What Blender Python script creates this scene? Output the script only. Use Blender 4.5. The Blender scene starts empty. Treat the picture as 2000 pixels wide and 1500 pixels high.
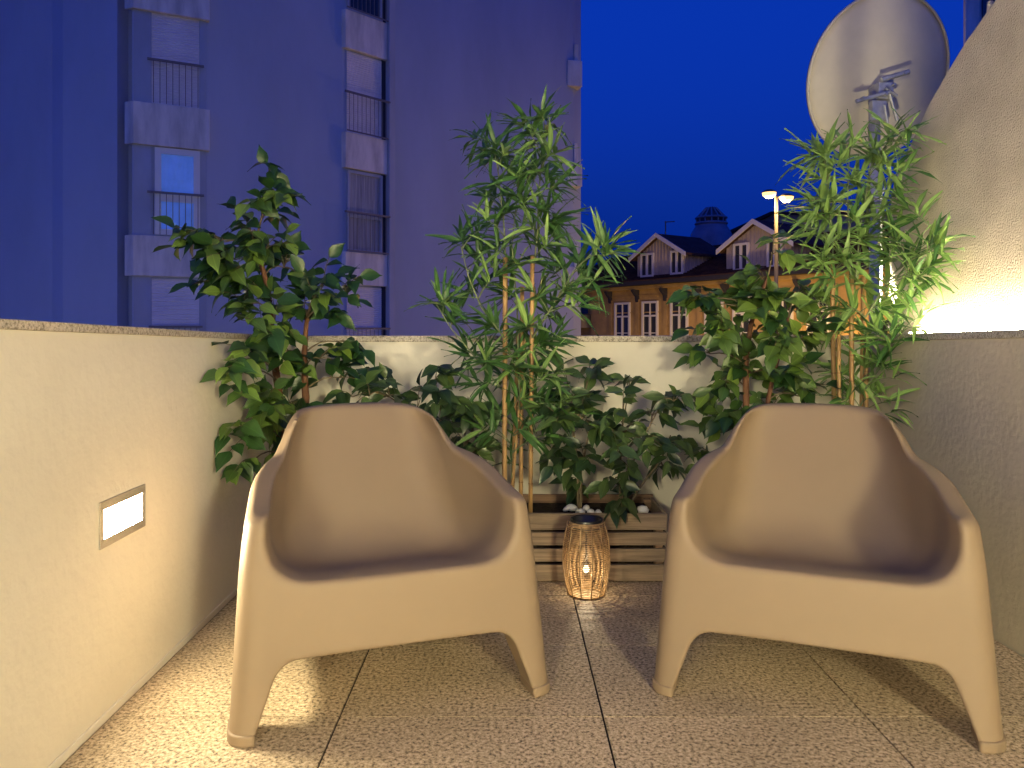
import bpy, math, random
import numpy as np
from mathutils import Vector, Matrix

random.seed(7)
S = bpy.context.scene
COL = S.collection
R = math.radians
F, VX, VY = 1490.0, 990.0, 647.0          # focal length and vanishing point in photograph pixels

# ------------------------------------------------------------------ camera
cam_d = bpy.data.cameras.new('camera')
cam = bpy.data.objects.new('camera', cam_d); COL.objects.link(cam)
cam.location = (0, 0, 1.0); cam.rotation_euler = (R(90), 0, 0)
cam_d.sensor_width = 36; cam_d.lens = 36 * F / 2000
cam_d.shift_x = 0.005; cam_d.shift_y = -0.0515
cam_d.clip_start = 0.05; cam_d.clip_end = 3000
S.camera = cam

# ------------------------------------------------------------------ sky at dusk (sun just under the horizon, behind the camera)
W = bpy.data.worlds.new('World'); S.world = W; W.use_nodes = True
nt = W.node_tree; nt.nodes.clear()
sky = nt.nodes.new('ShaderNodeTexSky'); sky.sky_type = 'NISHITA'; sky.sun_disc = False
sky.sun_elevation = R(-2.8); sky.sun_rotation = R(180); sky.ozone_density = 4.0; sky.air_density = 1.0; sky.dust_density = 0.5
tint = nt.nodes.new('ShaderNodeMix'); tint.data_type = 'RGBA'; tint.blend_type = 'MULTIPLY'
tint.inputs['Factor'].default_value = 1.0
tint.inputs[7].default_value = (0.05, 0.36, 0.92, 1)
bg = nt.nodes.new('ShaderNodeBackground'); bg.inputs['Strength'].default_value = 2.6
air = nt.nodes.new('ShaderNodeMix'); air.data_type = 'RGBA'; air.blend_type = 'ADD'; air.inputs['Factor'].default_value = 1.0
air.inputs[7].default_value = (0.0, 0.0070, 0.094, 1)          # even dusk airglow over the whole dome
out = nt.nodes.new('ShaderNodeOutputWorld')
nt.links.new(sky.outputs[0], tint.inputs[6]); nt.links.new(tint.outputs[2], air.inputs[6]); nt.links.new(air.outputs[2], bg.inputs['Color'])
nt.links.new(bg.outputs[0], out.inputs['Surface'])
vs = S.view_settings
vs.view_transform = 'Standard'; vs.look = 'None'; vs.exposure = 0.0; vs.gamma = 1.0; vs.use_curve_mapping = False

# ------------------------------------------------------------------ helpers
def at(x, y, Y):                            # a point of the photograph at depth Y
    return Vector(((x - VX) * Y / F, Y, 1.0 - (y - VY) * Y / F))

def tag(o, label=None, cat=None, group=None, kind=None):
    if label: o['label'] = label
    if cat: o['category'] = cat
    if group: o['group'] = group
    if kind: o['kind'] = kind
    return o

def empty(name, loc, label=None, cat=None, group=None, rz=0.0):
    o = bpy.data.objects.new(name, None); COL.objects.link(o)
    o.location = loc; o.rotation_euler = (0, 0, rz); o.empty_display_size = 0.1
    return tag(o, label, cat, group)

def link(name, me, parent=None, mat=None):
    o = bpy.data.objects.new(name, me); COL.objects.link(o)
    if parent: o.parent = parent
    if mat and not me.materials: me.materials.append(mat)
    return o

class Fr:                                   # a frame: s along, d towards the viewer, z up
    def __init__(s, P, t):
        s.P = Vector((P[0], P[1], 0)); s.t = Vector((t[0], t[1], 0)).normalized()
        s.n = Vector((s.t.y, -s.t.x, 0))
    def __call__(s, a, d, z): return s.P + s.t * a + s.n * d + Vector((0, 0, z))
    def s_at(s, px, d=0.0):                 # distance along the frame seen at column px
        m = (px - VX) / F; q = s.P + s.n * d
        return (m * q.y - q.x) / (s.t.x - m * s.t.y)
    def depth(s, px): return (s.P + s.t * s.s_at(px)).y
WORLD = Fr((0, 0), (1, 0)); WORLD.n = Vector((0, 1, 0))

class MB:
    def __init__(s): s.v = []; s.f = []
    def add(s, vs_, fs_):
        b = len(s.v); s.v += [tuple(p) for p in vs_]; s.f += [tuple(i + b for i in f) for f in fs_]; return s
    def box(s, a0, a1, b0, b1, z0, z1, fr=WORLD):
        p = [fr(a, b, z) for z in (z0, z1) for a, b in ((a0, b0), (a1, b0), (a1, b1), (a0, b1))]
        return s.add(p, [(3, 2, 1, 0), (4, 5, 6, 7), (0, 1, 5, 4), (1, 2, 6, 5), (2, 3, 7, 6), (3, 0, 4, 7)])
    def tube(s, pts, rad, n=6, caps=True):
        pts = [Vector(p) for p in pts]
        if not hasattr(rad, '__len__'): rad = [rad] * len(pts)
        vs_, fs_ = [], []
        for i, p in enumerate(pts):
            d = (pts[min(i + 1, len(pts) - 1)] - pts[max(i - 1, 0)]).normalized()
            a = d.cross(Vector((0.31, 0.9, 0.2))).normalized(); b = d.cross(a)
            for k in range(n):
                g = 2 * math.pi * k / n
                vs_.append(p + (a * math.cos(g) + b * math.sin(g)) * rad[i])
        for i in range(len(pts) - 1):
            for k in range(n):
                fs_.append((i * n + k, i * n + (k + 1) % n, (i + 1) * n + (k + 1) % n, (i + 1) * n + k))
        if caps:
            fs_.append(tuple(range(n - 1, -1, -1))); fs_.append(tuple((len(pts) - 1) * n + k for k in range(n)))
        return s.add(vs_, fs_)
    def prism(s, poly, z0, z1):             # polygon in plan, extruded upwards
        n = len(poly)
        v = [(x, y, z0) for x, y in poly] + [(x, y, z1) for x, y in poly]
        return s.add(v, [tuple(range(n - 1, -1, -1)), tuple(range(n, 2 * n))] + [(i, (i + 1) % n, n + (i + 1) % n, n + i) for i in range(n)])
    def extrude(s, poly, d):                # 3D polygon extruded by vector d
        n = len(poly); poly = [Vector(p) for p in poly]
        return s.add(poly + [p + d for p in poly], [tuple(range(n - 1, -1, -1)), tuple(range(n, 2 * n))] + [(i, (i + 1) % n, n + (i + 1) % n, n + i) for i in range(n)])
    def lathe(s, prof, c, n=24):
        c = Vector(c); m = len(prof)
        v = [c + Vector((r * math.cos(2 * math.pi * k / n), r * math.sin(2 * math.pi * k / n), z)) for r, z in prof for k in range(n)]
        return s.add(v, [(i * n + k, i * n + (k + 1) % n, (i + 1) * n + (k + 1) % n, (i + 1) * n + k) for i in range(m - 1) for k in range(n)])
    def mesh(s, name, mat, smooth=False, origin=(0, 0, 0)):
        o = Vector(origin)
        me = bpy.data.meshes.new(name); me.from_pydata([tuple(Vector(p) - o) for p in s.v], [], s.f)
        import bmesh
        bm = bmesh.new(); bm.from_mesh(me); bmesh.ops.recalc_face_normals(bm, faces=bm.faces); bm.to_mesh(me); bm.free()
        if smooth: me.polygons.foreach_set('use_smooth', [True] * len(me.polygons))
        me.materials.append(mat); me.update()
        return me
    def build(s, name, mat, parent=None, smooth=False, bevel=0):
        o = link(name, s.mesh(name, mat, smooth, parent_loc(parent)), parent)
        if bevel:
            b = o.modifiers.new('bevel', 'BEVEL'); b.width = bevel; b.segments = 2; b.limit_method = 'ANGLE'
        return o
def parent_loc(p):
    v = Vector((0, 0, 0))
    while p: v += p.location; p = p.parent
    return v

# ------------------------------------------------------------------ materials
def mat(name, col, rough=0.6, spec=0.3, bump=None, var=None, metal=0.0, col2=None, extra=None):
    """col: base; var=(scale, amount) darkening noise; bump=(scale, strength, distance)"""
    m = bpy.data.materials.new(name); m.use_nodes = True
    n = m.node_tree; b = n.nodes['Principled BSDF']
    b.inputs['Base Color'].default_value = (*col, 1); b.inputs['Roughness'].default_value = rough
    b.inputs['Specular IOR Level'].default_value = spec; b.inputs['Metallic'].default_value = metal
    tc = n.nodes.new('ShaderNodeTexCoord')
    if var:
        nz = n.nodes.new('ShaderNodeTexNoise'); nz.inputs['Scale'].default_value = var[0]; nz.inputs['Detail'].default_value = 6
        nz.inputs['Roughness'].default_value = 0.62
        rp = n.nodes.new('ShaderNodeValToRGB'); c2 = col2 or tuple(c * (1 - var[1]) for c in col)
        rp.color_ramp.elements[0].color = (*c2, 1); rp.color_ramp.elements[1].color = (*col, 1)
        rp.color_ramp.elements[0].position = 0.32; rp.color_ramp.elements[1].position = 0.62
        mp = n.nodes.new('ShaderNodeMapping'); mp.inputs['Scale'].default_value = var[2] if len(var) > 2 else (1, 1, 1)
        n.links.new(tc.outputs['Object'], mp.inputs['Vector']); n.links.new(mp.outputs[0], nz.inputs['Vector'])
        n.links.new(nz.outputs['Fac'], rp.inputs['Fac']); n.links.new(rp.outputs[0], b.inputs['Base Color'])
    if bump:
        nb = n.nodes.new('ShaderNodeTexNoise'); nb.inputs['Scale'].default_value = bump[0]; nb.inputs['Detail'].default_value = 5
        bp = n.nodes.new('ShaderNodeBump'); bp.inputs['Strength'].default_value = bump[1]; bp.inputs['Distance'].default_value = bump[2]
        n.links.new(tc.outputs['Object'], nb.inputs['Vector']); n.links.new(nb.outputs['Fac'], bp.inputs['Height'])
        n.links.new(bp.outputs[0], b.inputs['Normal'])
    return m

def glow(name, col, strength):
    m = bpy.data.materials.new(name); m.use_nodes = True; n = m.node_tree
    b = n.nodes['Principled BSDF']; b.inputs['Base Color'].default_value = (0.8, 0.8, 0.75, 1)
    b.inputs['Emission Color'].default_value = (*col, 1); b.inputs['Emission Strength'].default_value = strength
    return m

def granite(name, dark, mid, light, scale):
    m = mat(name, mid, 0.55, 0.35, bump=(260, 0.35, 0.002)); n = m.node_tree; b = n.nodes['Principled BSDF']
    tc = n.nodes.new('ShaderNodeTexCoord'); oi = n.nodes.new('ShaderNodeObjectInfo')
    ad = n.nodes.new('ShaderNodeVectorMath'); ad.operation = 'ADD'
    sc = n.nodes.new('ShaderNodeVectorMath'); sc.operation = 'SCALE'; sc.inputs['Scale'].default_value = 31.0
    cb = n.nodes.new('ShaderNodeCombineXYZ'); n.links.new(oi.outputs['Random'], cb.inputs[0]); n.links.new(oi.outputs['Random'], cb.inputs[1])
    n.links.new(cb.outputs[0], sc.inputs[0]); n.links.new(tc.outputs['Object'], ad.inputs[0]); n.links.new(sc.outputs[0], ad.inputs[1])
    nz = n.nodes.new('ShaderNodeTexNoise'); nz.inputs['Scale'].default_value = scale; nz.inputs['Detail'].default_value = 4; nz.inputs['Roughness'].default_value = 0.7
    rp = n.nodes.new('ShaderNodeValToRGB'); e = rp.color_ramp.elements
    e[0].position = 0.37; e[0].color = (*dark, 1); e[1].position = 0.62; e[1].color = (*light, 1)
    k = e.new(0.47); k.color = (*mid, 1)
    n.links.new(ad.outputs[0], nz.inputs['Vector']); n.links.new(nz.outputs['Fac'], rp.inputs['Fac'])
    big = n.nodes.new('ShaderNodeTexNoise'); big.inputs['Scale'].default_value = 3.0; big.inputs['Detail'].default_value = 5
    mr = n.nodes.new('ShaderNodeMapRange'); mr.inputs[1].default_value = 0.3; mr.inputs[2].default_value = 0.7; mr.inputs[3].default_value = 0.78; mr.inputs[4].default_value = 1.06
    mx = n.nodes.new('ShaderNodeMix'); mx.data_type = 'RGBA'; mx.blend_type = 'MULTIPLY'; mx.inputs['Factor'].default_value = 1
    n.links.new(ad.outputs[0], big.inputs['Vector']); n.links.new(big.outputs['Fac'], mr.inputs[0])
    n.links.new(rp.outputs[0], mx.inputs[6]); n.links.new(mr.outputs[0], mx.inputs[7]); n.links.new(mx.outputs[2], b.inputs['Base Color'])
    return m

def leafmat(name, dark, light, rough, trans=0.25):
    m = mat(name, dark, rough, 0.4); n = m.node_tree; b = n.nodes['Principled BSDF']
    oi = n.nodes.new('ShaderNodeObjectInfo'); rp = n.nodes.new('ShaderNodeValToRGB'); e = rp.color_ramp.elements
    e[0].position = 0.25; e[0].color = (*dark, 1); e[1].position = 1.0; e[1].color = (*light, 1)
    tc = n.nodes.new('ShaderNodeTexCoord'); sp = n.nodes.new('ShaderNodeSeparateXYZ'); n.links.new(tc.outputs['Object'], sp.inputs[0])
    ab = n.nodes.new('ShaderNodeMath'); ab.operation = 'ABSOLUTE'; n.links.new(sp.outputs[0], ab.inputs[0])
    st = n.nodes.new('ShaderNodeMapRange'); st.inputs[1].default_value = 0.0; st.inputs[2].default_value = 0.025; st.inputs[3].default_value = 1.5; st.inputs[4].default_value = 1.0
    n.links.new(ab.outputs[0], st.inputs[0])
    mx = n.nodes.new('ShaderNodeMix'); mx.data_type = 'RGBA'; mx.blend_type = 'MULTIPLY'; mx.inputs['Factor'].default_value = 1
    n.links.new(oi.outputs['Random'], rp.inputs['Fac']); n.links.new(rp.outputs[0], mx.inputs[6]); n.links.new(st.outputs[0], mx.inputs[7])
    n.links.new(mx.outputs[2], b.inputs['Base Color'])
    tr = n.nodes.new('ShaderNodeBsdfTranslucent'); n.links.new(mx.outputs[2], tr.inputs['Color'])
    ms = n.nodes.new('ShaderNodeMixShader'); ms.inputs[0].default_value = trans
    o = n.nodes['Material Output']; n.links.new(b.outputs[0], ms.inputs[1]); n.links.new(tr.outputs[0], ms.inputs[2]); n.links.new(ms.outputs[0], o.inputs['Surface'])
    return m

M = dict(
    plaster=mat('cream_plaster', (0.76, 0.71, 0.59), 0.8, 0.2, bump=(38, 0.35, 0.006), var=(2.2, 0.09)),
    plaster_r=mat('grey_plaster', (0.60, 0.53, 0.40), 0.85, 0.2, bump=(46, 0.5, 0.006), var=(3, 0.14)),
    roughcast=mat('roughcast', (0.60, 0.52, 0.40), 0.95, 0.1, bump=(150, 1.0, 0.009), var=(5, 0.2)),
    cap=granite('cap_granite', (0.16, 0.13, 0.10), (0.42, 0.37, 0.30), (0.62, 0.56, 0.47), 150),
    tile=granite('tile_granite', (0.075, 0.052, 0.030), (0.40, 0.30, 0.185), (0.68, 0.55, 0.39), 100),
    joint=mat('dark_joint', (0.02, 0.018, 0.015), 0.9),
    chair=mat('taupe_plastic', (0.24, 0.175, 0.116), 0.55, 0.35, bump=(900, 0.12, 0.0008), var=(3.0, 0.06)),
    steel=mat('brushed_steel', (0.42, 0.40, 0.36), 0.4, 0.5, metal=0.7, var=(40, 0.2, (1, 1, 12))),
    wood=mat('crate_wood', (0.29, 0.215, 0.145), 0.65, 0.25, bump=(60, 0.3, 0.002), var=(9, 0.5, (0.5, 6, 9))),
    wood_in=mat('crate_wood_inner', (0.27, 0.17, 0.11), 0.75, 0.2, var=(9, 0.5, (0.5, 6, 9))),
    soil=mat('soil', (0.03, 0.022, 0.016), 0.95, 0.1, bump=(60, 1, 0.02), var=(40, 0.5)),
    pebble=mat('white_pebble', (0.80, 0.78, 0.74), 0.5, 0.4, var=(14, 0.12)),
    rattan=mat('rattan', (0.46, 0.30, 0.15), 0.5, 0.35, var=(60, 0.45)),
    black=mat('black_plastic', (0.015, 0.015, 0.016), 0.3, 0.5),
    cane=mat('bamboo_cane', (0.50, 0.30, 0.12), 0.45, 0.4, var=(22, 0.5, (1, 1, 0.3))),
    node=mat('bamboo_node', (0.28, 0.16, 0.07), 0.6),
    bark=mat('ficus_bark', (0.16, 0.075, 0.04), 0.7, 0.2, bump=(80, 0.7, 0.004), var=(30, 0.6, (1, 1, 0.25))),
    twig=mat('twig', (0.13, 0.10, 0.06), 0.7),
    gtwig=mat('green_twig', (0.16, 0.20, 0.10), 0.6),
    ficus=leafmat('ficus_leaf', (0.022, 0.062, 0.016), (0.15, 0.24, 0.04), 0.36),
    citrus=leafmat('citrus_leaf', (0.020, 0.044, 0.016), (0.070, 0.115, 0.030), 0.33, 0.15),
    bamboo=leafmat('bamboo_leaf', (0.055, 0.135, 0.034), (0.30, 0.46, 0.13), 0.36, 0.3),
    dish=mat('dish_paint', (0.66, 0.58, 0.44), 0.6, 0.2, var=(6, 0.08)),
    galv=mat('galvanised_steel', (0.50, 0.49, 0.48), 0.45, 0.5, metal=0.5, var=(18, 0.35)),
    white=mat('white_paint', (0.78, 0.78, 0.76), 0.5, 0.4),
    blue=mat('blue_render', (0.40, 0.46, 0.60), 0.9, 0.15, bump=(6, 0.15, 0.02), var=(0.5, 0.14, (1, 1, 0.35))),
    pier=mat('blue_grey_panel', (0.44, 0.48, 0.58), 0.85, 0.2, var=(0.8, 0.25, (1, 1, 0.4))),
    concrete=mat('spandrel_concrete', (0.80, 0.75, 0.70), 0.9, 0.15, var=(2.2, 0.35, (1.6, 1.6, 0.35)), bump=(20, 0.3, 0.01)),
    dark=mat('dark_recess', (0.04, 0.04, 0.055), 0.8),
    shutter=mat('shutter_slats', (0.78, 0.75, 0.78), 0.6, 0.3, var=(1.5, 0.15)),
    lamppole=mat('lamp_post_paint', (0.16, 0.14, 0.11), 0.6, 0.3),
    rail=mat('rail_iron', (0.20, 0.18, 0.18), 0.6, 0.4, metal=0.2),
    glass=mat('window_glass', (0.03, 0.035, 0.045), 0.05, 0.6),
    curtain=mat('curtain_cloth', (0.42, 0.43, 0.46), 0.9, 0.1, var=(3, 0.45, (6, 6, 0.2))),
    bluewin=mat('bluish_window_film', (0.30, 0.45, 0.85), 0.15, 0.6, var=(1.2, 0.3)),
    roof=mat('roof_tiles', (0.085, 0.05, 0.042), 0.85, 0.15, bump=(9, 0.6, 0.05), var=(2.5, 0.5)),
    facade=mat('ochre_facade', (0.52, 0.36, 0.15), 0.8, 0.2, var=(1.2, 0.35), bump=(8, 0.4, 0.03)),
    siding=mat('dormer_boards', (0.52, 0.46, 0.42), 0.75, 0.2, var=(2, 0.2)),
    zinc=mat('zinc_drum', (0.28, 0.33, 0.42), 0.55, 0.4, var=(1.5, 0.3)),
    stone=mat('old_stone', (0.36, 0.31, 0.26), 0.9, 0.15, var=(1.5, 0.4)),
    asphalt=mat('asphalt', (0.05, 0.05, 0.052), 0.9, 0.2, var=(2, 0.3)),
    lampglow=glow('wall_lamp_diffuser', (1.0, 0.87, 0.57), 400),
    sconce_dim=glow('sconce_glass_dimmer', (1.0, 0.90, 0.58), 185),
    sconce=glow('sconce_glass', (1.0, 0.90, 0.58), 270),
    ledglow=glow('led_strip_glow', (1.0, 0.86, 0.60), 140),
    sodium=glow('street_lamp_glow', (1.0, 0.58, 0.15), 2.4),
    bulb=glow('lantern_bulb', (1.0, 0.82, 0.52), 4),
)

bw_ = M['bluewin'].node_tree.nodes['Principled BSDF']; bw_.inputs['Emission Color'].default_value = (0.10, 0.25, 0.85, 1); bw_.inputs['Emission Strength'].default_value = 0.22   # the one lit room
# ================================================================== SETTING
XL, XR, YB, YF = -1.032, 1.59, 3.42, -1.9
ground = MB().box(-400, 400, -400, 900, -6.5, -6.4).build('ground', M['asphalt']); tag(ground, kind='structure')
base = MB().box(XL - 0.18, XR + 0.35, YF, YB + 0.18, -6.4, -0.045).build('terrace_base', M['plaster_r']); tag(base, kind='structure')
floor = MB().box(XL, XR, YF, YB, -0.045, -0.006).build('floor', M['joint']); tag(floor, kind='structure')
xs = [XL + 0.004] + [x for x in (-0.434 + 0.6835 * k for k in range(-1, 4)) if XL + 0.02 < x < XR - 0.02] + [XR - 0.004]
ys = [1.979 + 0.452 * k for k in range(-10, 4)]; ys = [y for y in ys if YF < y < YB - 0.02] + [YB - 0.003]
for i in range(len(xs) - 1):
    for j in range(len(ys) - 1):
        gx, gy = 0.0028, 0.0015
        MB().box(xs[i] + gx, xs[i + 1] - gx, ys[j] + gy, ys[j + 1] - gy, -0.03, 0.0).build('floor_tile', M['tile'], floor)

# parapet walls with granite caps
def cap_pts(x0, x1, ya, za, yb, zb, th):
    return [(x0, ya, za - th), (x1, ya, za - th), (x1, yb, zb - th), (x0, yb, zb - th), (x0, ya, za), (x1, ya, za), (x1, yb, zb), (x0, yb, zb)]
BOXF = [(3, 2, 1, 0), (4, 5, 6, 7), (0, 1, 5, 4), (1, 2, 6, 5), (2, 3, 7, 6), (3, 0, 4, 7)]
def zl(y): return 1.026 + (0.980 - 1.026) * (y - 1.55) / (YB - 1.55)
def zr(y): return 1.003 + (0.980 - 1.003) * (y - 2.35) / (YB - 2.35)
lw = empty('parapet_wall', (XL - 0.09, 1.5, 0), 'cream plastered parapet wall with the lit recessed lamp, granite cap on top', 'wall')
MB().add(cap_pts(XL - 0.18, XL, YF, zl(YF) - 0.022, YB + 0.18, zl(YB + 0.18) - 0.022, 1.2), BOXF).build('wall_body', M['plaster'], lw)
MB().add(cap_pts(XL - 0.19, XL + 0.006, YF, zl(YF), YB - 0.008, zl(YB - 0.008), 0.0215), BOXF).build('cap', M['cap'], lw, bevel=0.003)
MB().box(XL, XL + 0.006, YF, YB - 0.002, 0.0005, 0.022).build('base_fillet', M['plaster'], lw, bevel=0.002)
bw = empty('parapet_wall', (0.2, YB + 0.09, 0), 'cream plastered parapet wall behind the plants, granite cap on top', 'wall')
MB().box(XL + 0.002, XR + 0.30, YB, YB + 0.178, -0.2, 0.952).build('wall_body', M['plaster'], bw)
MB().box(XL - 0.18, XR + 0.30, YB - 0.006, YB + 0.19, 0.9525, 0.980).build('cap', M['cap'], bw, bevel=0.003)
rw = empty('parapet_wall', (XR + 0.06, 1.5, 0), 'shaded greyish plaster wall beside the chair, granite ledge on top', 'wall')
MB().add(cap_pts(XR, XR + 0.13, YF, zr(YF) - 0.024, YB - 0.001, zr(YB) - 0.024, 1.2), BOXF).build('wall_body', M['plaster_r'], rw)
MB().add(cap_pts(XR - 0.006, XR + 0.129, YF, zr(YF), YB - 0.008, zr(YB - 0.008), 0.0235), BOXF).build('cap', M['cap'], rw, bevel=0.003)

# neighbour's roughcast wall with its sloping top
XU = 1.72
prof = [(3.445, 0.3), (3.445, 1.52), (3.40, 1.66)]
for x, y in ((1759, 317), (1773, 289), (1811, 205), (1848, 140), (1885, 79), (1941, 0), (2010, -80)):
    Y = XU * F / (x - VX); prof.append((Y, 1 + (VY - y) * Y / F))
prof += [(2.1, 2.42), (1.2, 2.75), (YF, 2.8), (YF, 0.3)]
hw = empty('neighbour_wall', (XU + 0.08, 2.4, 0.3), 'rough textured neighbouring wall with curved sloping top, lit from below', 'wall')
MB().extrude([(XU, y, z) for y, z in prof], Vector((0.16, 0, 0))).build('wall_body', M['roughcast'], hw, bevel=0.012)
seam = []
for k in range(15):
    z = 0.99 + k * 0.085; seam.append((XU + 0.0102, 2.735 + random.uniform(-0.006, 0.006), z))
MB().tube(seam, [0.009 + 0.003 * random.random() for _ in seam], 6).build('plaster_seam', M['roughcast'], hw, True)

# ================================================================== LAMPS
def wall_lamp(x, yc, zc, w, h, inward, glowm, label):
    t = empty('recessed_wall_lamp', (x, yc, zc - h / 2), label, 'wall lamp', 'recessed lamps in the terrace walls')
    s = inward; y0, y1, z0, z1 = yc - w / 2, yc + w / 2, zc - h / 2, zc + h / 2
    b = 0.023; m = MB()
    a0, a1 = sorted((x - s * 0.02, x + s * 0.004))
    m.box(a0, a1, y0, y1, z0, z0 + b); m.box(a0, a1, y0, y1, z1 - b, z1)
    m.box(a0, a1, y0, y0 + b * 0.8, z0 + b, z1 - b); m.box(a0, a1, y1 - b * 0.8, y1, z0 + b, z1 - b)
    m.build('frame', M['steel'], t, bevel=0.001)
    a0, a1 = sorted((x + s * 0.0005, x + s * 0.0025))
    MB().box(a0, a1, y0 + b * 0.8, y1 - b * 0.8, z0 + b, z1 - b).build('diffuser', glowm, t)
    return t
wall_lamp(XL, 2.05, 0.506, 0.242, 0.120, 1, M['lampglow'], 'lit rectangular recessed lamp with steel frame low in the cream wall')
# the house wall behind the viewer carries a pair of lit sconces
hb = MB().box(XL - 0.18, XR + 0.28, YF - 0.2, YF, -0.2, 3.2).build('house_wall', M['plaster']); tag(hb, kind='structure')
for sx, lab in ((-0.93, 'lit glass wall sconce on the house wall, lamp wall side'), (1.47, 'lit glass wall sconce on the house wall, shaded wall side')):
    t = empty('wall_sconce', (sx, YF, 1.30), lab, 'wall lamp', 'sconces on the house wall')
    MB().box(sx - 0.05, sx + 0.05, YF + 0.0005, YF + 0.02, 1.34, 1.58).build('back_plate', M['steel'], t, bevel=0.004)
    MB().box(sx - 0.015, sx + 0.015, YF + 0.02, YF + 0.08, 1.45, 1.47).build('arm', M['steel'], t)
    MB().lathe([(0.0, 1.26), (0.13, 1.263), (0.14, 1.275), (0.14, 1.645), (0.13, 1.657), (0.0, 1.66)], (sx, YF + 0.19, 0), 18).build('glass_shade', M['sconce_dim' if sx < 0 else 'sconce'], t, True)
# LED profile on the ledge under the neighbour's wall
led = empty('led_strip', (XR + 0.09, 2.4, 1.0), 'glowing LED strip along the ledge at the foot of the rough wall', 'light strip')
def zc(y, o): return zr(y) + o
MB().add(cap_pts(XR + 0.078, XR + 0.104, 0.2, zc(0.2, 0.006), 3.18, zc(3.18, 0.006), 0.006), BOXF).build('profile', M['steel'], led)
MB().add(cap_pts(XR + 0.080, XR + 0.102, 0.21, zc(0.21, 0.010), 3.17, zc(3.17, 0.010), 0.0035), BOXF).build('diffuser', M['ledglow'], led)

# small garden uplight on the ledge at the end of the strip, shining through the bamboo at the dish
ux, uy, uz = XR + 0.036, 3.27, zr(3.27)
up = empty('garden_uplight', (ux, uy, uz), 'small black garden uplight on the ledge hidden behind the bamboo', 'spotlight')
MB().lathe([(0.0, 0.0), (0.022, 0.0), (0.022, 0.006), (0.006, 0.008), (0.006, 0.02), (0.0, 0.02)], (ux, uy, uz), 14).build('foot', M['black'], up, True)
MB().lathe([(0.0, 0.018), (0.015, 0.02), (0.02, 0.03), (0.02, 0.062), (0.017, 0.062), (0.017, 0.05), (0.0, 0.05)], (ux, uy, uz), 16).build('housing', M['black'], up, True)
MB().lathe([(0.0, 0.052), (0.0165, 0.052), (0.0165, 0.055), (0.0, 0.055)], (ux, uy, uz), 16).build('lens', M['bulb'], up)
sl = bpy.data.lights.new('uplight_beam', 'SPOT'); sl.energy = 170; sl.color = (1.0, 0.90, 0.62); sl.spot_size = R(42); sl.spot_blend = 0.7; sl.shadow_soft_size = 0.012
so = bpy.data.objects.new('uplight_beam', sl); COL.objects.link(so); so.parent = up; so.location = (0, 0, 0.07)
so.rotation_euler = (at(1700, 140, 5.6) - Vector((ux, uy, uz + 0.07))).to_track_quat('-Z', 'Y').to_euler()

# ================================================================== CHAIRS (isosurface of a moulded shell)
def smax(a, b, k):
    h = np.maximum(k - np.abs(a - b), 0) / k
    return np.maximum(a, b) + h * h * k * 0.25
def smin(a, b, k): return -smax(-a, -b, k)
def sstep(a, b, x):
    t = np.clip((x - a) / (b - a), 0, 1); return t * t * (3 - 2 * t)
def chair_sdf(u, v, w):
    a = np.sqrt(u * u + 1e-6)
    front = (0.15 * w + 0.10 * a * a - 0.02 - v) * 0.98
    side = a - (0.425 - 0.055 * w - 0.30 * np.maximum(w - 0.36, 0) ** 2 - 0.05 * v - 0.07 * sstep(0.30, 0.60, w) * sstep(0.30, 0.70, v))
    back = v - (0.73 + 0.11 * w - 0.30 * a * a)
    B = 0.748 - 0.12 * a * a - 1.45 * 0.5 * ((a - 0.215) + np.sqrt((a - 0.215) ** 2 + 0.0006))
    arm = 0.530 + 0.085 * sstep(0.06, 0.52, v)
    T = arm + smax(B - arm, 0 * a, 0.015) * sstep(0.46, 0.60, v)
    top = (w - T) * 0.78
    o = smax(smax(front, side, 0.06), back, 0.10)
    o = smax(o, top, 0.024)
    aB = 0.215 + (0.748 - w) / 1.45
    c = smin(0.327 - 0.05 * v - 0.06 * sstep(0.25, 0.65, v) + 0 * w, aB - 0.022, 0.04) + 0.02 * sstep(0.15, 0.0, v)
    vb = 0.50 + 0.53 * (w - 0.30)
    s = 0.366 - 0.055 * sstep(0.06, 0.40, v)
    cav = smax(smax(a - c, s - w, 0.13), (v - vb) * 0.88, 0.11)
    o = smax(o, -cav, 0.015)
    arcF = smax(a - (0.368 - 0.36 * w), w - (0.188 - 0.06 * a * a), 0.05)
    arcS = smax(np.abs(v - 0.375) - (0.275 - 0.25 * w), w - 0.20, 0.08)
    o = smax(o, -arcF, 0.009); o = smax(o, -arcS, 0.009)
    return np.maximum(o, -w)
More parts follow.
